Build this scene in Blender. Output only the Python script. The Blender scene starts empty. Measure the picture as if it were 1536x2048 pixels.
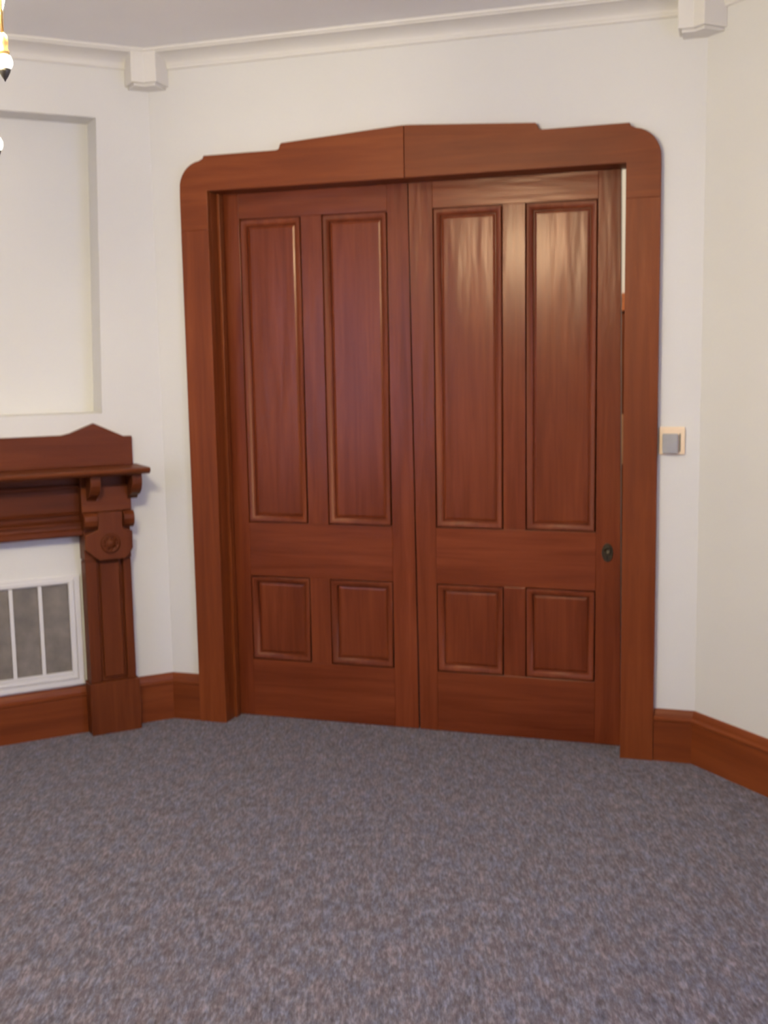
import bpy, bmesh, math, random
from mathutils import Matrix, Vector, Euler
random.seed(4)
PI = math.pi
scn = bpy.context.scene
C = scn.collection

# ------------------------------------------------------------------ camera
cam_d = bpy.data.cameras.new('camera'); cam = bpy.data.objects.new('camera', cam_d); C.objects.link(cam)
YAW, PITCH, ROLL, FPX = 0.3128, 0.1340, -0.0175, 2290.8
cam.location = (2.337, -4.7788, 1.70)
cy, sy, cp, sp = math.cos(YAW), math.sin(YAW), math.cos(PITCH), math.sin(PITCH)
f = Vector((-sy*cp, cy*cp, -sp)); r = Vector((cy, sy, 0)); u = r.cross(f)
r2 = math.cos(ROLL)*r + math.sin(ROLL)*u; u2 = -math.sin(ROLL)*r + math.cos(ROLL)*u
cam.rotation_euler = Matrix((r2, u2, -f)).transposed().to_euler()
cam_d.sensor_fit = 'HORIZONTAL'; cam_d.sensor_width = 36; cam_d.lens = 36*FPX/1536
cam_d.clip_start = 0.05; cam_d.clip_end = 60
cam_d.dof.use_dof = True; cam_d.dof.focus_distance = 1.3
cam_d.dof.aperture_fstop = 12.0; cam_d.dof.aperture_ratio = 1.6
scn.camera = cam

# ------------------------------------------------------------------ world, exposure
w = bpy.data.worlds.new('world'); scn.world = w; w.use_nodes = True
w.node_tree.nodes['Background'].inputs[0].default_value = (0.72, 0.82, 1.0, 1)
w.node_tree.nodes['Background'].inputs[1].default_value = 1.0
scn.view_settings.view_transform = 'Standard'; scn.view_settings.look = 'None'
scn.view_settings.gamma = 1.0; scn.view_settings.use_curve_mapping = False
scn.view_settings.exposure = -0.05

DAY_RIGHT, DAY_REAR, BULB, FILL_BEYOND = 125.0, 62.0, 445.0, 200.0

# room plan: a regular octagon
S = math.sqrt(0.5)
XA, XB, HC = -0.2882, 2.1341, 3.0555
SIDE = XB - XA
CX, CYc = (XA+XB)/2, -SIDE*(1+math.sqrt(2))/2

def area(name, mat, sx, sz, power, col):
    l = bpy.data.lights.new(name, 'AREA'); l.shape = 'RECTANGLE'; l.size = sx; l.size_y = sz
    l.energy = power; l.color = col
    o = bpy.data.objects.new(name, l); C.objects.link(o); o.matrix_world = mat
    return o

# frames: local x runs to the right seen from inside, y into the wall, z up
def frame(k):
    """k=0 far (door) wall, +1 next wall to the right, ... 7 the wall to the left"""
    p = Vector((XA, 0, 0)); a = 0.0
    for i in range(k):
        p += Vector((math.cos(a), math.sin(a), 0))*SIDE
        a -= PI/4
    return Matrix.Translation(p) @ Matrix.Rotation(a, 4, 'Z')
FR = [frame(k) for k in range(8)]
F_DOOR = Matrix.Identity(4)                    # x = world x on the door wall
F_LEFT = FR[7] @ Matrix.Translation((SIDE, 0, 0))   # x = -distance from the left corner
WIN = {2: (0.55, 1.85, 0.75, 2.55), 5: (0.55, 1.85, 0.75, 2.55)}
for k, pw in ((2, DAY_RIGHT), (5, DAY_REAR)):
    x0, x1, z0, z1 = WIN[k]
    m = FR[k] @ Matrix.Translation(((x0+x1)/2, 0.45, (z0+z1)/2+0.1)) @ Matrix.Rotation(-PI/2, 4, 'X') 
    area('daylight', m, 1.7, 2.0, pw, (0.46, 0.51, 1.0))

# ------------------------------------------------------------------ materials
def nt(name):
    m = bpy.data.materials.new(name); m.use_nodes = True
    t = m.node_tree; b = t.nodes['Principled BSDF']
    return m, t, b
def node(t, typ, **kw):
    n = t.nodes.new(typ)
    for k, v in kw.items(): setattr(n, k, v)
    return n
def ramp(t, stops):
    n = t.nodes.new('ShaderNodeValToRGB')
    e = n.color_ramp.elements
    while len(e) < len(stops): e.new(0.5)
    for q, (p, c) in zip(e, stops): q.position = p; q.color = (*c, 1)
    return n
def wood(name, axis, cols, rough=0.32, spread=0.25, bump=0.08, coat=0.0, spec=0.5):
    m, t, b = nt(name)
    tc = node(t, 'ShaderNodeTexCoord'); oi = node(t, 'ShaderNodeObjectInfo')
    add = node(t, 'ShaderNodeVectorMath', operation='ADD')
    mul = node(t, 'ShaderNodeVectorMath', operation='SCALE'); mul.inputs['Scale'].default_value = 7.0
    comb = node(t, 'ShaderNodeCombineXYZ')
    for i in range(3): t.links.new(oi.outputs['Random'], comb.inputs[i])
    t.links.new(comb.outputs[0], mul.inputs[0])
    t.links.new(tc.outputs['Object'], add.inputs[0]); t.links.new(mul.outputs[0], add.inputs[1])
    mp = node(t, 'ShaderNodeMapping'); t.links.new(add.outputs[0], mp.inputs[0])
    sc = [26.0, 26.0, 26.0]; sc['xyz'.index(axis)] = 1.6
    mp.inputs['Scale'].default_value = sc
    n1 = node(t, 'ShaderNodeTexNoise'); n1.inputs['Scale'].default_value = 1.0
    n1.inputs['Detail'].default_value = 5; n1.inputs['Roughness'].default_value = 0.6
    n1.inputs['Distortion'].default_value = 0.6
    t.links.new(mp.outputs[0], n1.inputs['Vector'])
    mp2 = node(t, 'ShaderNodeMapping'); t.links.new(add.outputs[0], mp2.inputs[0])
    sc2 = [5.0, 5.0, 5.0]; sc2['xyz'.index(axis)] = 0.9
    mp2.inputs['Scale'].default_value = sc2
    n2 = node(t, 'ShaderNodeTexNoise'); n2.inputs['Scale'].default_value = 1.0; n2.inputs['Detail'].default_value = 2
    t.links.new(mp2.outputs[0], n2.inputs['Vector'])
    mix = node(t, 'ShaderNodeMath', operation='MULTIPLY_ADD'); mix.inputs[1].default_value = 0.55
    mul2 = node(t, 'ShaderNodeMath', operation='MULTIPLY'); mul2.inputs[1].default_value = 0.45
    t.links.new(n2.outputs[0], mul2.inputs[0])
    t.links.new(n1.outputs[0], mix.inputs[0]); t.links.new(mul2.outputs[0], mix.inputs[2])
    rp = ramp(t, [(0.32, cols[0]), (0.5, cols[1]), (0.70, cols[2])])
    t.links.new(mix.outputs[0], rp.inputs[0])
    hsv = node(t, 'ShaderNodeHueSaturation')
    mr = node(t, 'ShaderNodeMapRange'); mr.inputs['To Min'].default_value = 1-spread/2; mr.inputs['To Max'].default_value = 1+spread/2
    t.links.new(oi.outputs['Random'], mr.inputs[0]); t.links.new(mr.outputs[0], hsv.inputs['Value'])
    t.links.new(rp.outputs[0], hsv.inputs['Color']); t.links.new(hsv.outputs[0], b.inputs['Base Color'])
    b.inputs['Roughness'].default_value = rough
    b.inputs['Specular IOR Level'].default_value = spec; b.inputs['Specular Tint'].default_value = (1.0, 0.76, 0.66, 1)   # amber shellac
    b.inputs['Coat Weight'].default_value = coat; b.inputs['Coat Roughness'].default_value = 0.25
    # slightly rippled varnish, elongated with the grain
    mp3 = node(t, 'ShaderNodeMapping'); t.links.new(add.outputs[0], mp3.inputs[0])
    sc3 = [14.0, 14.0, 14.0]; sc3['xyz'.index(axis)] = 2.0
    mp3.inputs['Scale'].default_value = sc3
    n3 = node(t, 'ShaderNodeTexNoise'); n3.inputs['Detail'].default_value = 2; n3.inputs['Scale'].default_value = 1.0
    t.links.new(mp3.outputs[0], n3.inputs['Vector'])
    ad = node(t, 'ShaderNodeMath', operation='MULTIPLY_ADD'); ad.inputs[1].default_value = 0.12
    t.links.new(n1.outputs[0], ad.inputs[0]); t.links.new(n3.outputs[0], ad.inputs[2])
    bp = node(t, 'ShaderNodeBump'); bp.inputs['Strength'].default_value = bump; bp.inputs['Distance'].default_value = 0.02
    t.links.new(ad.outputs[0], bp.inputs['Height']); t.links.new(bp.outputs[0], b.inputs['Normal'])
    return m
DOORC = [(0.105, 0.019, 0.006), (0.160, 0.033, 0.011), (0.225, 0.052, 0.017)]
CASEC = [(0.125, 0.025, 0.006), (0.180, 0.039, 0.009), (0.24, 0.060, 0.015)]
MANTC = [(0.080, 0.017, 0.005), (0.118, 0.027, 0.008), (0.160, 0.041, 0.012)]
M = {}
for ax in 'xyz':
    M['door_'+ax] = wood('varnished_door_wood_'+ax, ax, DOORC, 0.26, 0.10, 0.15, spec=0.37)
    M['case_'+ax] = wood('casing_wood_'+ax, ax, CASEC, 0.43, 0.12, 0.10, spec=0.34)
    M['mant_'+ax] = wood('mantel_wood_'+ax, ax, MANTC, 0.45, 0.14, 0.10, spec=0.22)
M['door_bead'] = wood('varnished_bead_wood', 'z', DOORC, 0.40, 0.10, 0.10, spec=0.34)
def plain(name, col, rough=0.6, metal=0.0, nscale=0, namp=0.0, bump=0.0, bscale=60):
    m, t, b = nt(name)
    b.inputs['Base Color'].default_value = (*col, 1); b.inputs['Roughness'].default_value = rough
    b.inputs['Metallic'].default_value = metal
    tc = node(t, 'ShaderNodeTexCoord')
    if namp:
        n = node(t, 'ShaderNodeTexNoise'); n.inputs['Scale'].default_value = nscale; n.inputs['Detail'].default_value = 3
        t.links.new(tc.outputs['Object'], n.inputs['Vector'])
        rp = ramp(t, [(0.3, tuple(c*(1-namp) for c in col)), (0.7, tuple(min(1, c*(1+namp)) for c in col))])
        t.links.new(n.outputs[0], rp.inputs[0]); t.links.new(rp.outputs[0], b.inputs['Base Color'])
    if bump:
        n = node(t, 'ShaderNodeTexNoise'); n.inputs['Scale'].default_value = bscale; n.inputs['Detail'].default_value = 4
        t.links.new(tc.outputs['Object'], n.inputs['Vector'])
        bp = node(t, 'ShaderNodeBump'); bp.inputs['Strength'].default_value = bump; bp.inputs['Distance'].default_value = 0.004
        t.links.new(n.outputs[0], bp.inputs['Height']); t.links.new(bp.outputs[0], b.inputs['Normal'])
    return m
M['wall'] = plain('wall_paint', (0.715, 0.700, 0.675), 0.75, 0, 1.3, 0.02, 0.12, 90)
M['recess'] = plain('alcove_paint', (0.715, 0.715, 0.685), 0.75, 0, 1.3, 0.02, 0.1, 90)
M['ceil'] = plain('ceiling_paint', (0.84, 0.825, 0.82), 0.9, 0, 1.5, 0.03, 0.1, 60)
M['trim'] = plain('cornice_paint', (0.74, 0.71, 0.67), 0.6, 0, 2, 0.02)
M['white'] = plain('grille_paint', (0.70, 0.68, 0.68), 0.45, 0, 8, 0.02)
M['filter'] = plain('grille_backing', (0.19, 0.165, 0.145), 0.6, 0, 14, 0.22, 0.3, 240)
M['bronze'] = plain('dark_bronze', (0.065, 0.05, 0.035), 0.38, 0.7, 40, 0.3)
M['hole'] = plain('dark_keyhole', (0.01, 0.008, 0.006), 0.8, 0, 10, 0.1)
M['ivory'] = plain('ivory_plastic', (0.86, 0.67, 0.47), 0.4, 0, 20, 0.03)
M['greyplastic'] = plain('grey_plastic', (0.36, 0.35, 0.36), 0.35, 0, 20, 0.05)
M['slit'] = plain('dark_slot', (0.22, 0.20, 0.15), 0.6, 0, 20, 0.05)
M['brass'] = plain('aged_brass', (0.40, 0.26, 0.11), 0.5, 1.0, 30, 0.1)
M['tip'] = plain('dark_metal_tip', (0.07, 0.06, 0.05), 0.4, 0.6, 30, 0.1)
M['orange'] = plain('orange_wood', (0.42, 0.12, 0.03), 0.4, 0, 20, 0.15)
def emis(name, col, s):
    m, t, b = nt(name)
    b.inputs['Base Color'].default_value = (0.9, 0.87, 0.8, 1)
    b.inputs['Emission Color'].default_value = (*col, 1); b.inputs['Emission Strength'].default_value = s
    return m
M['globe'] = emis('lit_glass_shade', (1.0, 0.89, 0.59), BULB)
M['ball'] = emis('added_glow_white_ball', (1.0, 0.98, 0.86), 1.6)  # pull-chain ball is no lamp; its white glare is added emission
m, t, b = nt('window_glass')
b.inputs['Transmission Weight'].default_value = 1; b.inputs['Roughness'].default_value = 0.0; b.inputs['IOR'].default_value = 1.02
M['glass'] = m
def carpet():
    m, t, b = nt('grey_mauve_carpet')
    tc = node(t, 'ShaderNodeTexCoord')
    rot = node(t, 'ShaderNodeMapping'); rot.inputs['Rotation'].default_value = (0, 0, -YAW)
    t.links.new(tc.outputs['Object'], rot.inputs[0])
    def ns(scale, sv, det, rough=0.6):
        mp = node(t, 'ShaderNodeMapping'); mp.inputs['Scale'].default_value = sv
        t.links.new(rot.outputs[0], mp.inputs[0])
        n = node(t, 'ShaderNodeTexNoise'); n.inputs['Scale'].default_value = scale
        n.inputs['Detail'].default_value = det; n.inputs['Roughness'].default_value = rough
        t.links.new(mp.outputs[0], n.inputs['Vector']); return n
    a = ns(105, (1, 0.26, 1), 4, 0.7)
    bb = ns(42, (1, 0.34, 1), 2)
    c = ns(12, (1, 0.6, 1), 3)
    hue = ns(26, (1, 0.4, 1), 3)
    rp = ramp(t, [(0.37, (0.045, 0.036, 0.040)), (0.5, (0.109, 0.095, 0.112)), (0.63, (0.221, 0.198, 0.232))])
    s1 = node(t, 'ShaderNodeMath', operation='MULTIPLY_ADD'); s1.inputs[1].default_value = 0.28
    s2 = node(t, 'ShaderNodeMath', operation='MULTIPLY_ADD'); s2.inputs[1].default_value = 0.60
    s3 = node(t, 'ShaderNodeMath', operation='MULTIPLY'); s3.inputs[1].default_value = 0.12
    t.links.new(c.outputs[0], s3.inputs[0]); t.links.new(bb.outputs[0], s1.inputs[0]); t.links.new(s3.outputs[0], s1.inputs[2])
    t.links.new(a.outputs[0], s2.inputs[0]); t.links.new(s1.outputs[0], s2.inputs[2])
    t.links.new(s2.outputs[0], rp.inputs[0])
    tint = ramp(t, [(0.38, (1.05, 0.96, 0.95)), (0.5, (0.98, 0.99, 1.04)), (0.62, (0.90, 1.0, 1.18))])
    t.links.new(hue.outputs[0], tint.inputs[0])
    mx = node(t, 'ShaderNodeMix'); mx.data_type = 'RGBA'; mx.blend_type = 'MULTIPLY'; mx.inputs[0].default_value = 1
    t.links.new(rp.outputs[0], mx.inputs[6]); t.links.new(tint.outputs[0], mx.inputs[7])
    t.links.new(mx.outputs[2], b.inputs['Base Color'])
    b.inputs['Roughness'].default_value = 1.0; b.inputs['Specular IOR Level'].default_value = 0.1
    b.inputs['Sheen Weight'].default_value = 0.25; b.inputs['Sheen Roughness'].default_value = 0.5
    bp = node(t, 'ShaderNodeBump'); bp.inputs['Strength'].default_value = 0.7; bp.inputs['Distance'].default_value = 0.008
    t.links.new(s2.outputs[0], bp.inputs['Height']); t.links.new(bp.outputs[0], b.inputs['Normal'])
    return m
M['carpet'] = carpet()

# ------------------------------------------------------------------ mesh helpers (local frame coordinates)
class MB:
    def __init__(s): s.bm = bmesh.new()
    def box(s, x0, x1, y0, y1, z0, z1, bev=0.0, seg=2):
        t = bmesh.new()
        vs = [t.verts.new((x, y, z)) for x in (x0, x1) for y in (y0, y1) for z in (z0, z1)]
        for q in ((0,1,3,2),(4,6,7,5),(0,4,5,1),(2,3,7,6),(0,2,6,4),(1,5,7,3)): t.faces.new([vs[i] for i in q])
        return s.take(t, bev, seg)
    def take(s, t, bev=0.0, seg=2):
        bmesh.ops.recalc_face_normals(t, faces=t.faces)
        if bev: bmesh.ops.bevel(t, geom=list(t.edges), offset=bev, segments=seg, profile=0.5, affect='EDGES', clamp_overlap=True)
        me = bpy.data.meshes.new('tmp'); t.to_mesh(me); s.bm.from_mesh(me); bpy.data.meshes.remove(me); t.free()
        return s
    def prism(s, pts, a0, a1, plane='xz', bev=0.0):
        """polygon pts in a plane, extruded along the third axis from a0 to a1"""
        t = bmesh.new()
        def P(p, a):
            if plane == 'xz': return (p[0], a, p[1])
            if plane == 'yz': return (a, p[0], p[1])
            return (p[0], p[1], a)
        A = [t.verts.new(P(p, a0)) for p in pts]; B = [t.verts.new(P(p, a1)) for p in pts]
        n = len(pts)
        t.faces.new(A); t.faces.new(B[::-1])
        for i in range(n): t.faces.new((A[i], B[i], B[(i+1) % n], A[(i+1) % n]))
        return s.take(t, bev)
    def sweep(s, prof, x0, x1, m0=0.0, m1=0.0):
        """profile of (y, z) swept along x; ends mitred by slope m (x shift per unit of -y)"""
        t = bmesh.new()
        A = [t.verts.new((x0 + m0*(-y), y, z)) for y, z in prof]
        B = [t.verts.new((x1 - m1*(-y), y, z)) for y, z in prof]
        n = len(prof); t.faces.new(A); t.faces.new(B[::-1])
        for i in range(n): t.faces.new((A[i], B[i], B[(i+1) % n], A[(i+1) % n]))
        return s.take(t)
    def ring(s, x0, x1, z0, z1, prof):
        """mitred rectangular moulding; prof = (inset, y)"""
        t = bmesh.new(); L = []
        for i, y in prof:
            L.append([t.verts.new(p) for p in ((x0+i, y, z0+i), (x1-i, y, z0+i), (x1-i, y, z1-i), (x0+i, y, z1-i))])
        n = len(L)
        for k in range(n):
            a, b = L[k], L[(k+1) % n]
            for j in range(4): t.faces.new((a[j], a[(j+1) % 4], b[(j+1) % 4], b[j]))
        return s.take(t)
    def lathe(s, prof, c=(0,0,0), axis='z', seg=20):
        t = bmesh.new(); rings = []
        for rr, h in prof:
            ring = []
            for k in range(seg):
                a = 2*PI*k/seg; x, y = rr*math.cos(a), rr*math.sin(a)
                p = (x, y, h) if axis == 'z' else (x, -h, y)
                ring.append(t.verts.new((p[0]+c[0], p[1]+c[1], p[2]+c[2])))
            rings.append(ring)
        for a, b in zip(rings, rings[1:]):
            for k in range(seg): t.faces.new((a[k], a[(k+1) % seg], b[(k+1) % seg], b[k]))
        t.faces.new(rings[0]); t.faces.new(rings[-1][::-1])
        return s.take(t)
    def tube(s, pts, rad, seg=8):
        t = bmesh.new(); rings = []
        for i, p in enumerate(pts):
            p = Vector(p); d = (Vector(pts[min(i+1, len(pts)-1)]) - Vector(pts[max(i-1, 0)])).normalized()
            a = d.orthogonal().normalized() if i == 0 else (a - d*a.dot(d)).normalized()
            b2 = d.cross(a)
            rings.append([t.verts.new(p + (a*math.cos(2*PI*k/seg) + b2*math.sin(2*PI*k/seg))*rad) for k in range(seg)])
        for A, B in zip(rings, rings[1:]):
            for k in range(seg): t.faces.new((A[k], A[(k+1) % seg], B[(k+1) % seg], B[k]))
        t.faces.new(rings[0]); t.faces.new(rings[-1][::-1])
        return s.take(t)
    def build(s, name, mat, parent=None, fr=None, smooth=False, offset=(0, 0, 0)):
        me = bpy.data.meshes.new(name)
        if offset != (0, 0, 0): bmesh.ops.translate(s.bm, verts=s.bm.verts, vec=[-v for v in offset])
        s.bm.to_mesh(me); s.bm.free()
        me.materials.append(mat)
        if smooth:
            for p in me.polygons: p.use_smooth = True
        o = bpy.data.objects.new(name, me); C.objects.link(o)
        if parent is not None: o.parent = parent
        elif fr is not None: o.matrix_world = fr
        o['_'] = 0; del o['_']
        if offset != (0, 0, 0): o.location = offset
        return o
def tag(o, label, cat, group=None, kind=None):
    o['label'] = label
    if cat: o['category'] = cat
    if group: o['group'] = group
    if kind: o['kind'] = kind
    return o
def empty(name, fr, at=(0, 0, 0)):
    o = bpy.data.objects.new(name, None); C.objects.link(o); o.empty_display_size = 0.1
    o.matrix_world = fr @ Matrix.Translation(at)
    return o
def struct(o, label, cat): return tag(o, label, cat, None, 'structure')

T = math.tan(PI/8)
# ------------------------------------------------------------------ shell
b_ = MB()
V = [FR[k].translation.copy() for k in range(8)]
big = [(CX + (v.x-CX)*1.02, CYc + (v.y-CYc)*1.02) for v in V]
b_.prism(big, -0.12, 0.0, 'xy')
struct(b_.build('floor', M['carpet'], fr=Matrix.Identity(4)), 'grey mauve flecked loop carpet covering the whole floor', 'carpet')
b_ = MB(); b_.prism(big, HC, HC+0.12, 'xy')
struct(b_.build('ceiling', M['ceil'], fr=Matrix.Identity(4)), 'plain pale grey plaster ceiling above the cornice', 'ceiling')
TW = 0.28
def e(y): return y*T       # how far a wall piece at depth y runs past the corner
def wallpiece(mb, x0, x1, y0, y1, z0, z1, l=False, r_=False):
    """a box whose ends are mitred where it reaches a corner"""
    pts = [(x0 - (e(y0) if l else 0), y0), (x1 + (e(y0) if r_ else 0), y0), (x1 + (e(y1) if r_ else 0), y1), (x0 - (e(y1) if l else 0), y1)]
    mb.prism(pts, z0, z1, 'xy')
# door wall: front layer, pocket, back layer
OW, OH = 1.833, 2.447
mb = MB()
for y0, y1 in ((0.0, 0.105), (0.185, TW)):
    wallpiece(mb, XA, -0.022, y0, y1, 0, HC, l=True)
    wallpiece(mb, OW+0.022, XB, y0, y1, 0, HC, r_=True)
    wallpiece(mb, -0.022, OW+0.022, y0, y1, OH+0.022, HC)
mb.box(XA-0.1, XB+0.1, 0.105, 0.185, OH+0.06, HC)
struct(mb.build('wall_far', M['wall'], fr=F_DOOR), 'off-white plaster wall around the wide brown double door', 'wall')
# left wall with its alcove above the mantel
mb = MB()
DC = 0.92                                       # centre of the chimney breast, distance from the corner
az0, az1 = 1.472, 2.772
at, ab = 0.240, 0.278                           # the old alcove is a little out of square
def alc(x0, x1, z0, z1, y0=0, y1=0.165, l=False, r_=False): wallpiece(mb, x0, x1, y0, y1, z0, z1, l, r_)
alc(-SIDE, 0, 0, az0, l=True, r_=True)
alc(-SIDE, 0, az1, HC, l=True, r_=True)
mb.prism([(-ab, az0), (e(0)-0.0, az0), (0, az1), (-at, az1)], 0.0, 0.165, 'xz')
mb.prism([(-SIDE-0.05, az0), (-(2*DC-ab), az0), (-(2*DC-at), az1), (-SIDE-0.05, az1)], 0.0, 0.165, 'xz')
wallpiece(mb, -SIDE, 0, 0.165, TW, 0, HC, True, True)
wl = mb.build('wall_left', M['wall'], fr=F_LEFT)
struct(wl, 'off-white wall with a shallow rectangular alcove above the wooden mantel', 'wall')
names = {1: 'wall_right', 2: 'wall_side_right', 3: 'wall_rear_right', 4: 'wall_rear', 5: 'wall_rear_left', 6: 'wall_side_left'}
labs = {1: 'off-white wall at the right edge, beyond the thermostat corner', 2: 'off-white wall with a sash window, right of the camera',
        3: 'plain off-white wall behind and right of the camera', 4: 'plain off-white wall opposite the double door',
        5: 'off-white wall with a sash window, behind and left of the camera', 6: 'plain off-white wall left of the camera'}
for k in range(1, 7):
    mb = MB()
    if k in WIN:
        x0, x1, z0, z1 = WIN[k]
        wallpiece(mb, 0, x0, 0, 0.22, 0, HC, l=True); wallpiece(mb, x1, SIDE, 0, 0.22, 0, HC, r_=True)
        wallpiece(mb, x0, x1, 0, 0.22, 0, z0); wallpiece(mb, x0, x1, 0, 0.22, z1, HC)
    else:
        wallpiece(mb, 0, SIDE, 0, 0.22, 0, HC, True, True)
    struct(mb.build(names[k], M['wall'], fr=FR[k]), labs[k], 'wall')
# windows behind the camera
n = 0
for k, lab in ((2, 'brown framed sash window in the wall right of the camera'), (5, 'brown framed sash window in the wall behind and left of the camera')):
    n += 1
    x0, x1, z0, z1 = WIN[k]
    wn = empty('window_%d' % n, FR[k], ((x0+x1)/2, 0.0, z0)); struct(wn, lab, 'window')
    w2, hh = (x1-x0)/2, z1-z0
    mb = MB(); mb.ring(-w2-0.11, w2+0.11, -0.02, hh+0.11, [(0, -0.001), (0, -0.03), (0.11, -0.03), (0.11, -0.001)]); mb.build('casing', M['case_z'], wn)
    mb = MB(); mb.box(-w2-0.14, w2+0.14, -0.06, 0.10, -0.045, -0.015, 0.004); mb.build('sill', M['case_x'], wn)
    mb = MB(); mb.ring(-w2, w2, 0, hh, [(0, 0.02), (0.03, 0.02), (0.03, 0.2), (0, 0.2)]); mb.build('jamb', M['case_z'], wn)
    for j in range(2):
        za, zb = (0.03, hh/2+0.02) if j == 0 else (hh/2-0.02, hh-0.03)
        yy = 0.07 + 0.045*j
        mb = MB(); mb.ring(-w2+0.032, w2-0.032, za, zb, [(0, yy), (0.045, yy), (0.045, yy+0.035), (0, yy+0.035)])
        sash = mb.build('sash', M['case_z'], wn)
        mb = MB(); mb.box(-w2+0.07, w2-0.07, yy+0.014, yy+0.018, za+0.04, zb-0.04); mb.build('pane', M['glass'], sash)
# cornice
crown = [(-0.0, 2.985), (-0.012, 2.985), (-0.016, 2.992), (-0.016, 3.0)]
for i in range(9):
    a = i/8*PI/2
    crown.append((-0.112 + 0.094*math.cos(a), 3.0+0.038*math.sin(a)))
crown += [(-0.112, 3.044), (-0.125, 3.044), (-0.125, HC+0.0), (0.0, HC+0.0)]
wl_names = {0: 'above the brown double door', 1: 'on the right wall', 7: 'on the left wall above the alcove', 2: 'on the wall right of the camera',
            3: 'behind the camera to the right', 4: 'behind the camera', 5: 'behind the camera to the left', 6: 'on the wall left of the camera'}
for k in range(8):
    mb = MB(); mb.sweep(crown, 0, SIDE, T, T)
    struct(mb.build('trim_%d' % (k+1), M['trim'], fr=FR[k], smooth=False), 'off-white plaster cornice ' + wl_names[k], 'cornice')
# corner blocks hanging below the cornice
def block(k, idx, lab):
    f0, f1 = FR[k-1], FR[k % 8]         # wall before and after the corner
    def P(fr, x, y): q = fr @ Vector((x, y, 0)); return (q.x, q.y)
    L_, D = 0.105, 0.115
    def ringpts(g):
        return [P(f0, SIDE-L_-g-D*T*0, 0.0), P(f0, SIDE-L_-g, -D-g), P(f0, SIDE-(D+g)*T, -D-g), P(f1, L_+g, -D-g), P(f1, L_+g, 0.0), P(f1, 0, 0)]
    t0 = empty('trim_%d' % idx, Matrix.Identity(4), (V[k % 8].x, V[k % 8].y, 2.9)); struct(t0, lab, 'corner block')
    off = Vector((V[k % 8].x, V[k % 8].y, 2.9))
    mb = MB(); mb.prism([(x-off.x, y-off.y) for x, y in ringpts(0.0)], 0.012, HC-2.9, 'xy', 0.003); mb.build('block', M['trim'], t0)
    mb = MB(); mb.prism([(x-off.x, y-off.y) for x, y in ringpts(-0.014)], 0.0, 0.0115, 'xy', 0.002); mb.build('drop', M['trim'], t0)
block(8, 9, 'white plaster block hanging at the corner left of the door')
block(1, 10, 'white plaster block hanging at the corner right of the door')

# baseboards
bprof = [(0, 0), (-0.024, 0), (-0.024, 0.172), (-0.028, 0.176), (-0.028, 0.184), (-0.018, 0.192), (-0.014, 0.205), (-0.008, 0.216), (0, 0.2209)]
def bb(name, fr, x0, x1, m0, m1, lab):
    mb = MB(); mb.sweep(bprof, x0, x1, m0, m1)
    return struct(mb.build(name, M['case_x'], fr=fr), lab, 'baseboard')
bb('baseboard_left_corner', F_LEFT, -0.187, 0, 0, T, 'short brown baseboard between mantel plinth and left corner')
bb('baseboard_left', F_LEFT, -(2*DC-0.419), -0.419, 0, 0, 'brown baseboard under the white grille, between mantel plinths')
bb('baseboard_left_end', F_LEFT, -SIDE, -(2*DC-0.187), T, 0, 'brown baseboard on the left wall beyond the mantel')
bb('baseboard_far_left', F_DOOR, XA, -0.1365, T, 0, 'short brown baseboard between left corner and door casing')
bb('baseboard_far_right', F_DOOR, OW+0.1365, XB, 0, T, 'short lighter baseboard between door casing and right corner')
bb('baseboard_right', FR[1], 0, SIDE, T, T, 'long brown baseboard along the right wall')
for k, nm in ((2, 'side_right'), (3, 'rear_right'), (4, 'rear'), (5, 'rear_left'), (6, 'side_left')):
    bb('baseboard_'+nm, FR[k], 0, SIDE, T, T, 'brown baseboard ' + wl_names[k])

# ------------------------------------------------------------------ door casing
cas = empty('trim_11', F_DOOR, (OW/2, 0, 0))
struct(cas, 'wide brown wooden door surround with rounded corners and low gabled head', 'door casing')
O = OW/2; cw = 0.1355
def sh(p): return [(x-O, z) for x, z in p]
for side in (0, 1):
    mir = (lambda p: p) if side == 0 else (lambda p: [(OW-x, z) for x, z in p][::-1])
    zs = 2.28 if side == 0 else 2.31
    mb = MB(); mb.prism(sh(mir([(-cw, 0), (0, 0), (0, zs-0.0004), (-cw, zs-0.0004)])), -0.030, -0.0005, 'xz', 0.0012)
    mb.build('casing_stile', M['case_z'], cas)
    curve = [(-cw, 2.43)]
    for i in range(1, 9):
        a = PI - i/8*PI/2*0.93
        curve.append((-cw+0.112+0.112*math.cos(a), 2.463+0.117*math.sin(a)))
    hp = [(-cw, zs), (0, zs), (0, OH), (O-0.0012, OH), (O-0.0012, 2.661), (O-0.03, 2.660), (0.362, 2.628), (0.356, 2.623), (0.349, 2.604), (0.335, 2.600), (-0.012, 2.600), (-0.016, 2.589)] + curve[::-1]
    mb = MB(); mb.prism(sh(mir(hp)), -0.030, -0.0005, 'xz', 0.002); mb.build('head_board', M['case_x'], cas)
    # jamb lining, two boards with a groove for the sliding leaf
    xa, xb = ((-0.021, 0.0) if side == 0 else (OW, OW+0.021))
    mb = MB(); mb.box(xa-O, xb-O, -0.0, 0.062, 0, OH, 0.002); mb.build('jamb', M['case_z'], cas)
    s_ = 1 if side == 0 else -1
    xa2, xb2 = ((-0.021, 0.012) if side == 0 else (OW-0.004, OW+0.021))
    mb = MB(); mb.box(xa2-O, xb2-O, 0.064, 0.104, 0, OH, 0.003); mb.build('door_stop', M['case_z'], cas)
mb = MB(); mb.box(-O, O, 0.0, 0.104, OH, OH+0.02, 0.001); mb.build('head_jamb', M['case_x'], cas)

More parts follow.
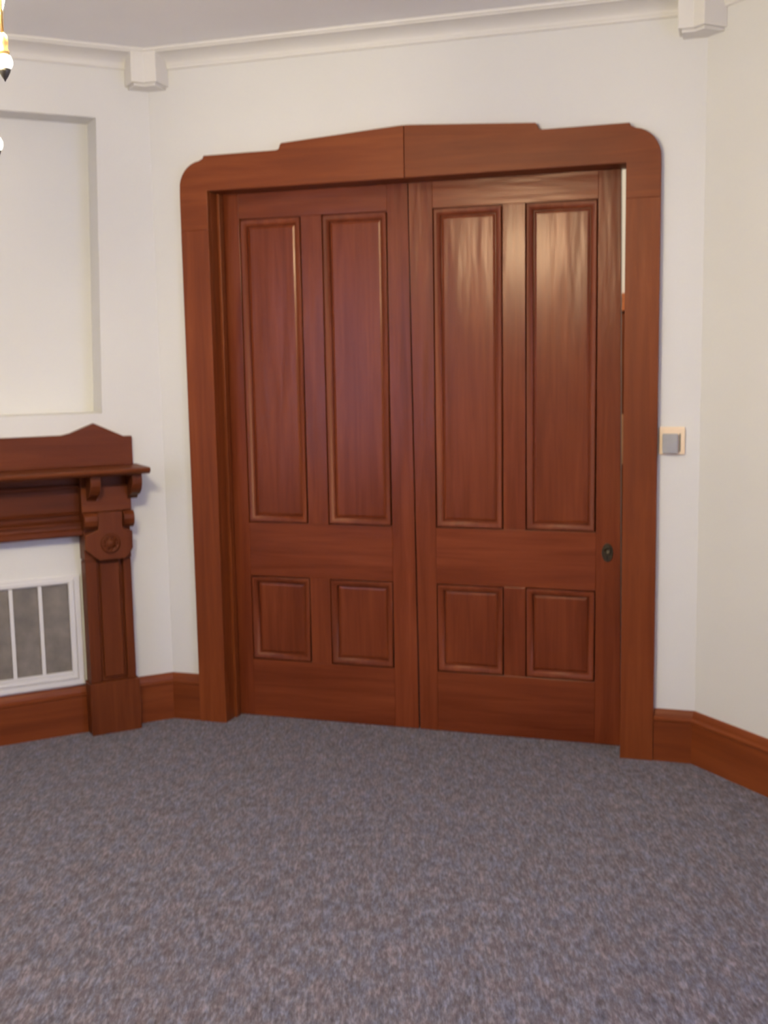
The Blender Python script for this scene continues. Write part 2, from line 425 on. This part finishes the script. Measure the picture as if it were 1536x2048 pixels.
# ------------------------------------------------------------------ sliding door leaves
YF = 0.120
def leaf(name, x0, x1, pans, lab, tilt, pull):
    (x0, x0t), (x1, x1t) = x0, x1
    """pans: the two panel column x ranges"""
    zb, zt = 0.0012, 2.455
    r0 = empty(name, F_DOOR, (x1 if tilt else x0, YF+0.02, zb)); struct(r0, lab, 'door')
    ox, oy, oz = (x1 if tilt else x0), YF+0.02, zb
    def loc(mb): bmesh.ops.translate(mb.bm, verts=mb.bm.verts, vec=(-ox, -oy, -oz)); return mb
    (a0, a1), (c0, c1) = pans
    zr = [(0.280, 0.685), (0.941, 2.335)]
    y0, y1 = YF, YF+0.04
    def bx(nm, xa, xb, za, zc, mat, bv=0.0015):
        mb = MB(); mb.box(xa, xb, y0, y1, za, zc, bv); return loc(mb).build(nm, M[mat], r0)
    g = 0.0001
    # the old leaves have sagged a little: their outer edges lean
    for q in ([(x0, zb), (a0-g, zb), (a0-g, zt), (x0t, zt)], [(c1+g, zb), (x1, zb), (x1t, zt), (c1+g, zt)]):
        mb = MB(); mb.prism(q, y0, y1, 'xz', 0.0015); loc(mb).build('stile', M['door_z'], r0)
    bx('bottom_rail', a0+g, c1-g, zb, zr[0][0]-g, 'door_x')
    bx('lock_rail', a0+g, c1-g, zr[0][1]+g, zr[1][0]-g, 'door_x')
    bx('top_rail', a0+g, c1-g, zr[1][1]+g, zt, 'door_x')
    for za, zc in zr:
        bx('mullion', a1+g, c0-g, za+g, zc-g, 'door_z')
        for xa, xb in pans:
            mb = MB(); mb.box(xa+0.0001, xb-0.0001, y0+0.020, y1-0.008, za+0.0001, zc-0.0001)
            f_ = 0.034 
            mb.ring(xa+f_, xb-f_, za+f_, zc-f_, [(0, y0+0.0205), (0.004, y0+0.0185), (0.012, y0+0.0165), (0.02, y0+0.0165), (0.02, y0+0.0205)])
            mb.box(xa+f_+0.018, xb-f_-0.018, y0+0.0163, y0+0.021, za+f_+0.018, zc-f_-0.018)
            pn = loc(mb).build('panel', M['door_z'], r0)
            # bead moulding: quick rise proud of the frame, then slope down to the panel
            prof = [(0.0035, y0+0.0198), (0.0035, y0+0.002)] + [(0.0045+0.027*t_, y0-0.003+0.0215*(1-math.sqrt(1-t_*t_*0.96))) for t_ in (0, 0.15, 0.3, 0.45, 0.6, 0.72, 0.83, 0.92, 1.0)] + [(0.0325, y0+0.0198)]
            mb = MB(); mb.ring(xa+0.001, xb-0.001, za+0.001, zc-0.001, prof)
            loc(mb).build('panel_moulding', M['door_bead'], r0, smooth=True)
    if pull:
        px, pz = 1.756, 0.855
        mb = MB(); pl = []
        for i in range(24):
            a = 2*PI*i/24; pl.append((px+0.024*math.cos(a), pz+0.040*math.sin(a)))
        mb.prism(pl, y0-0.005, y0-0.0003, 'xz', 0.0012)
        dp = loc(mb).build('door_pull', M['bronze'], r0); dp['label'] = 'dark bronze oval door pull'
        mb = MB(); mb.lathe([(0.016, -0.001), (0.018, 0.004), (0.015, 0.008), (0.011, 0.006), (0.008, 0.002)], (px, y0-0.005, pz+0.010), 'y', 18)
        loc(mb).build('ring', M['bronze'], dp, smooth=True)
        mb = MB(); mb.box(px-0.003, px+0.003, y0-0.0065, y0-0.005, pz-0.030, pz-0.016, 0.001); loc(mb).build('keyhole', M['hole'], dp)
    if tilt: r0.rotation_euler = (0, -tilt, 0)
    return r0
leaf('door_1', (-0.018, -0.018), (0.9035, 0.8845), ((0.082, 0.383), (0.483, 0.790)), 'left varnished brown panelled sliding door leaf', 0, False)
leaf('door_2', (0.9105, 0.8885), (1.8185, 1.797), ((0.996, 1.303), (1.401, 1.706)), 'right varnished brown sliding door leaf with the bronze pull', 0, True)

# ------------------------------------------------------------------ room beyond, seen through the slit beside the right leaf
by0, by1, bx0, bx1 = TW, 3.2, -0.6, 2.9
mb = MB(); mb.box(bx0, bx1, 0.04, by1, -0.12, -0.0006); struct(mb.build('floor_beyond', M['carpet'], fr=F_DOOR), 'carpet of the room beyond the double door', 'carpet')
mb = MB(); mb.box(bx0, bx1, by0, by1, HC, HC+0.1); struct(mb.build('ceiling_beyond', M['ceil'], fr=F_DOOR), 'ceiling of the room beyond the double door', 'ceiling')
for nm, q in (('far', (bx0, bx1, by1, by1+0.1)), ('left', (bx0-0.1, bx0, by0, by1)), ('right', (bx1, bx1+0.1, by0, by1))):
    mb = MB(); mb.box(*q, 0, HC); struct(mb.build('wall_beyond_'+nm, M['wall'], fr=F_DOOR), 'pale wall of the room beyond the double door, %s side' % nm, 'wall')
for q in ((bx0-0.1, XA-0.13), (XB+0.13, bx1+0.1)):
    mb = MB(); mb.box(q[0], q[1], TW-0.1, TW, 0, HC); struct(mb.build('wall_beyond_near', M['wall'], fr=F_DOOR), 'wall strip beside the double door in the room beyond, %s' % ('left' if q[0] < 0 else 'right'), 'wall')
d3 = empty('door_3', F_DOOR, (1.45, by1, 0)); struct(d3, 'dark door under an orange wood head, glimpsed through the slit', 'door')
mb = MB(); mb.box(-0.45, 0.45, -0.05, -0.002, 0, 1.98, 0.003); mb.build('door_leaf', M['mant_z'], d3)
M['tan'] = plain('tan_panel', (0.40, 0.20, 0.10), 0.5, 0, 20, 0.1)
mb = MB(); mb.box(-0.32, 0.32, -0.056, -0.0505, 0.95, 1.29, 0.002); mb.build('door_panel', M['tan'], d3)
mb = MB(); mb.box(-0.58, 0.58, -0.08, -0.002, 1.983, 2.10, 0.004); mb.build('door_head', M['orange'], d3)
for s_ in (-1, 1):
    mb = MB(); mb.box(min(s_*0.46, s_*0.57), max(s_*0.46, s_*0.57), -0.07, -0.002, 0, 1.98, 0.003); mb.build('casing_stile', M['orange'], d3)
lb = empty('added_fill_light', F_DOOR, (1.2, 1.7, HC)); tag(lb, 'added unseen ceiling light brightening the room beyond the double door', 'fill lamp')  # added lamp without a known source, brightens what shows through the slit
mb = MB(); mb.lathe([(0.09, 0), (0.09, -0.03), (0.085, -0.035)], seg=24); mb.build('base', M['white'], lb)
mb = MB(); mb.lathe([(0.08, -0.0355), (0.11, -0.06), (0.115, -0.09), (0.09, -0.13), (0.04, -0.15), (0.005, -0.153)], seg=24)
M['fill_globe'] = emis('fill_light_globe', (1.0, 0.86, 0.66), FILL_BEYOND); mb.build('shade', M['fill_globe'], lb, smooth=True)

# ------------------------------------------------------------------ mantelpiece on the left wall
man = empty('mantelpiece', F_LEFT, (-DC, 0, 0))
tag(man, 'dark carved wooden mantelpiece with a peaked back board on the left wall', 'mantelpiece')
def X(d): return DC-d                                     # distance from the corner -> local x
def mirr(p): return [(-x, z) for x, z in p][::-1]
# back board
half = [(X(0.155), 1.2352), (X(0.155), 1.364), (X(0.190), 1.364), (X(0.325), 1.428), (X(0.432), 1.387), (X(0.47), 1.379)]
pts = half + mirr(half)
mb = MB(); mb.prism(pts, -0.032, -0.001, 'xz', 0.002); mb.build('back_board', M['mant_x'], man)
# shelf with a nosed edge
prof = [(-0.001, 1.2350), (-0.240, 1.2350), (-0.248, 1.232), (-0.252, 1.224), (-0.249, 1.216), (-0.240, 1.213), (-0.232, 1.2065), (-0.001, 1.2065)]
mb = MB(); mb.sweep(prof, X(1.705), X(0.135)); mb.build('shelf', M['mant_x'], man)
# frieze between the pilasters
xf = X(0.412)
mb = MB(); mb.box(-xf, xf, -0.040, -0.001, 0.955, 1.206)
mb.build('frieze', M['mant_x'], man)
mb = MB(); mb.sweep([(-0.041, 0.928), (-0.078, 0.928), (-0.084, 0.936), (-0.084, 0.955), (-0.072, 0.962), (-0.070, 0.975), (-0.078, 0.981), (-0.078, 0.990), (-0.041, 1.000)], -xf, xf)
mb.box(-xf, xf, -0.0412, -0.001, 0.928, 0.9545)
mb.build('lower_moulding', M['mant_x'], man)
mb = MB(); mb.sweep([(-0.0405, 1.018), (-0.050, 1.022), (-0.052, 1.030), (-0.0405, 1.036)], -xf, xf); mb.build('bead', M['mant_x'], man)
mb = MB(); mb.sweep([(-0.0405, 1.142), (-0.058, 1.142), (-0.062, 1.148), (-0.062, 1.154), (-0.054, 1.160), (-0.0405, 1.162)], -xf, xf); mb.build('upper_moulding', M['mant_x'], man)
def pilaster(sg):
    def B(mb, d0, d1, o0, o1, z0, z1, bv=0.002):
        a, c = X(d1), X(d0)
        if sg < 0: a, c = -c, -a
        mb.box(a, c, -o1, -o0, z0, z1, bv); return mb
    def PX(pts):
        p = [(X(d), z) for d, z in pts]
        return p if sg > 0 else mirr(p)
    B(MB(), 0.188, 0.418, 0.001, 0.100, 0.0, 0.243, 0.003).build('plinth', M['mant_z'], man)
    sft = B(MB(), 0.200, 0.409, 0.001, 0.066, 0.2435, 0.805).build('pilaster', M['mant_z'], man)
    B(MB(), 0.356, 0.409, 0.0662, 0.088, 0.2435, 0.812, 0.004).build('edge_strip', M['mant_z'], sft)
    B(MB(), 0.200, 0.238, 0.0662, 0.088, 0.2435, 0.812, 0.004).build('edge_strip', M['mant_z'], sft)
    B(MB(), 0.252, 0.343, 0.0662, 0.080, 0.262, 0.800, 0.005).build('raised_panel', M['mant_z'], sft)
    # block behind the capital
    B(MB(), 0.198, 0.411, 0.001, 0.090, 0.8135, 1.206).build('upper_block', M['mant_z'], man)
    B(MB(), 0.190, 0.415, 0.0902, 0.105, 1.035, 1.150, 0.004).build('upper_panel', M['mant_x'], man)
    cap = MB().prism(PX([(0.238, 1.034), (0.238, 0.955), (0.196, 0.940), (0.196, 0.862), (0.212, 0.835), (0.232, 0.815), (0.350, 0.815), (0.378, 0.835), (0.412, 0.868), (0.412, 0.935), (0.352, 0.955), (0.352, 1.034)]), -0.122, -0.0905, 'xz', 0.004)
    cap = cap.build('carved_shield', M['mant_z'], man)
    cx_ = X(0.298)*sg
    mb = MB(); mb.lathe([(0.045, 0.0), (0.045, 0.004), (0.040, 0.008), (0.033, 0.008), (0.030, 0.003), (0.024, 0.003), (0.020, 0.010), (0.012, 0.015), (0.002, 0.016)], (cx_, -0.122, 0.890), 'y', 24)
    for i in range(8):
        a = 2*PI*i/8
        mb.lathe([(0.008, 0.0), (0.007, 0.004), (0.003, 0.007), (0.001, 0.0072)], (cx_+0.027*math.cos(a), -0.125, 0.890+0.027*math.sin(a)), 'y', 8)
    mb.build('rosette', M['mant_z'], cap, smooth=True)
    def br(d0, d1, prof, nm):
        a, c = X(d1), X(d0)
        if sg < 0: a, c = -c, -a
        mb = MB(); mb.prism(prof, a, c, 'yz', 0.003); mb.build(nm, M['mant_z'], man)
    up = [(-0.1055, 1.2055), (-0.200, 1.2055), (-0.205, 1.185), (-0.203, 1.160), (-0.192, 1.137), (-0.172, 1.118), (-0.150, 1.108), (-0.128, 1.104), (-0.1055, 1.085)]
    br(0.162, 0.208, up, 'bracket'); br(0.347, 0.393, up, 'bracket')
    lo = [(-0.0905, 1.034), (-0.128, 1.034), (-0.142, 1.020), (-0.145, 0.998), (-0.136, 0.975), (-0.115, 0.958), (-0.0905, 0.957)]
    br(0.188, 0.2365, lo, 'lower_bracket'); br(0.3535, 0.414, lo, 'lower_bracket')
pilaster(1); pilaster(-1)

# ------------------------------------------------------------------ grille in the closed fireplace opening
gr = empty('wall_grille', F_LEFT, (-DC, -0.001, 0.228))
tag(gr, 'white framed grille with grey-brown panes inside the mantelpiece', 'grille')
gx = DC-0.4195; gh = 0.513
mb = MB(); mb.ring(-gx, gx, 0, gh, [(0, 0), (0, -0.010), (0.004, -0.013), (0.026, -0.013), (0.030, -0.009), (0.030, 0)]); mb.build('outer_frame', M['white'], gr)
ix = DC-0.4745
mb = MB(); mb.ring(-gx+0.0305, gx-0.0305, 0.0305, gh-0.012, [(0, 0), (0, -0.014), (0.003, -0.018), (0.018, -0.018), (0.0245, -0.012), (0.0245, 0)])
mb.box(-ix, ix, -0.018, 0.0, 0.0555, 0.068, 0.002)
mb.build('inner_frame', M['white'], gr)
pitch = 2*ix/7
for i in range(7):
    xa = -ix + i*pitch
    mb = MB(); mb.box(xa+0.001, xa+pitch-0.001, -0.004, -0.001, 0.0565, gh-0.038); mb.build('pane', M['filter'], gr)
    if i:
        mb = MB(); mb.box(xa-0.0085, xa+0.0085, -0.016, -0.0045, 0.0685, gh-0.0375, 0.002); mb.build('bar', M['white'], gr)

# ------------------------------------------------------------------ thermostat
th = empty('thermostat', F_DOOR, (2.026, 0, 1.345))
tag(th, 'small square cream wall thermostat with a grey face, right of the door', 'thermostat')
mb = MB(); mb.box(-0.051, 0.051, -0.012, -0.0005, -0.056, 0.057, 0.005, 3); mb.build('plate', M['ivory'], th)
mb = MB(); mb.box(-0.037, 0.024, -0.030, -0.0125, -0.050, 0.030, 0.004, 3); fc = mb.build('face', M['greyplastic'], th); fc['label'] = 'grey square face'
mb = MB(); mb.box(0.029, 0.034, -0.0145, -0.0123, -0.042, 0.030, 0.001); sl = mb.build('lever_slot', M['slit'], th); sl['label'] = 'narrow dark slot'

# ------------------------------------------------------------------ chandelier over the middle of the room
HX, HY = 0.86, -2.90
ch = empty('chandelier', Matrix.Identity(4), (HX, HY, HC))
tag(ch, 'brass chandelier with lit glass globes, its pull chain showing at the top left edge', 'chandelier')
mb = MB(); mb.lathe([(0.07, 0), (0.072, -0.008), (0.055, -0.025), (0.02, -0.035), (0.012, -0.04)], seg=24); mb.build('canopy', M['brass'], ch, smooth=True)
mb = MB(); mb.tube([(0, 0, -0.04), (0, 0, -0.38)], 0.008); mb.build('stem', M['brass'], ch, smooth=True)
mb = MB(); mb.lathe([(0.01, -0.37), (0.03, -0.38), (0.045, -0.41), (0.05, -0.44), (0.035, -0.48), (0.015, -0.50), (0.02, -0.515), (0.008, -0.53), (0.002, -0.535)], seg=24); mb.build('hub', M['brass'], ch, smooth=True)
for i in range(5):
    a = 2*PI*i/5 + 0.47; ca, sa = math.cos(a), math.sin(a)
    pts = [(rr*ca, rr*sa, zz) for rr, zz in ((0.045, -0.45), (0.09, -0.475), (0.13, -0.475), (0.165, -0.45), (0.19, -0.43), (0.20, -0.46), (0.20, -0.550))]
    mb = MB(); mb.tube(pts, 0.006); am = mb.build('arm', M['brass'], ch, smooth=True)
    mb = MB(); mb.lathe([(0.008, -0.550), (0.022, -0.555), (0.026, -0.57), (0.022, -0.575)], (0.20*ca, 0.20*sa, 0)); mb.build('socket', M['brass'], am, smooth=True)
    mb = MB(); mb.lathe([(0.020, -0.5755), (0.038, -0.590), (0.045, -0.615), (0.038, -0.642), (0.020, -0.657), (0.003, -0.661)], (0.20*ca, 0.20*sa, 0)); mb.build('glass_shade', M['globe'], am, smooth=True)
def chain(px, py, zt, zb_, lab):
    x, y = px-HX, py-HY
    mb = MB(); mb.tube([(x*0.35, y*0.35, -0.47), (x*0.7, y*0.7, -0.50), (x, y, -0.52)], 0.003, 6); mb.tube([(x, y, -0.52), (x, y, zb_+0.035-HC)], 0.0028, 6)
    z = zb_-HC
    mb.lathe([(0.003, z+0.052), (0.0085, z+0.046), (0.0095, z+0.034), (0.008, z+0.024), (0.011, z+0.019), (0.010, z+0.0145)], (x, y, 0), seg=14)
    pc = mb.build('pull_chain', M['brass'], ch, smooth=True); pc['label'] = lab
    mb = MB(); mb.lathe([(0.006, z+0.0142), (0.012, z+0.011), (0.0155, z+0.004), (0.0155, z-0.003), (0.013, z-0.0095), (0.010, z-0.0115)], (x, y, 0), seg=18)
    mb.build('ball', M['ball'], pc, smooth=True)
    mb = MB(); mb.lathe([(0.0115, z-0.0118), (0.010, z-0.017), (0.006, z-0.025), (0.002, z-0.031), (0.0008, z-0.034)], (x, y, 0), seg=14)
    mb.build('tip', M['tip'], pc, smooth=True)
chain(1.009, -2.896, 2.5, 2.250, 'brass chain with a white ball and dark tip')
chain(0.984, -2.905, 2.5, 2.105, 'longer brass chain with a white ball')
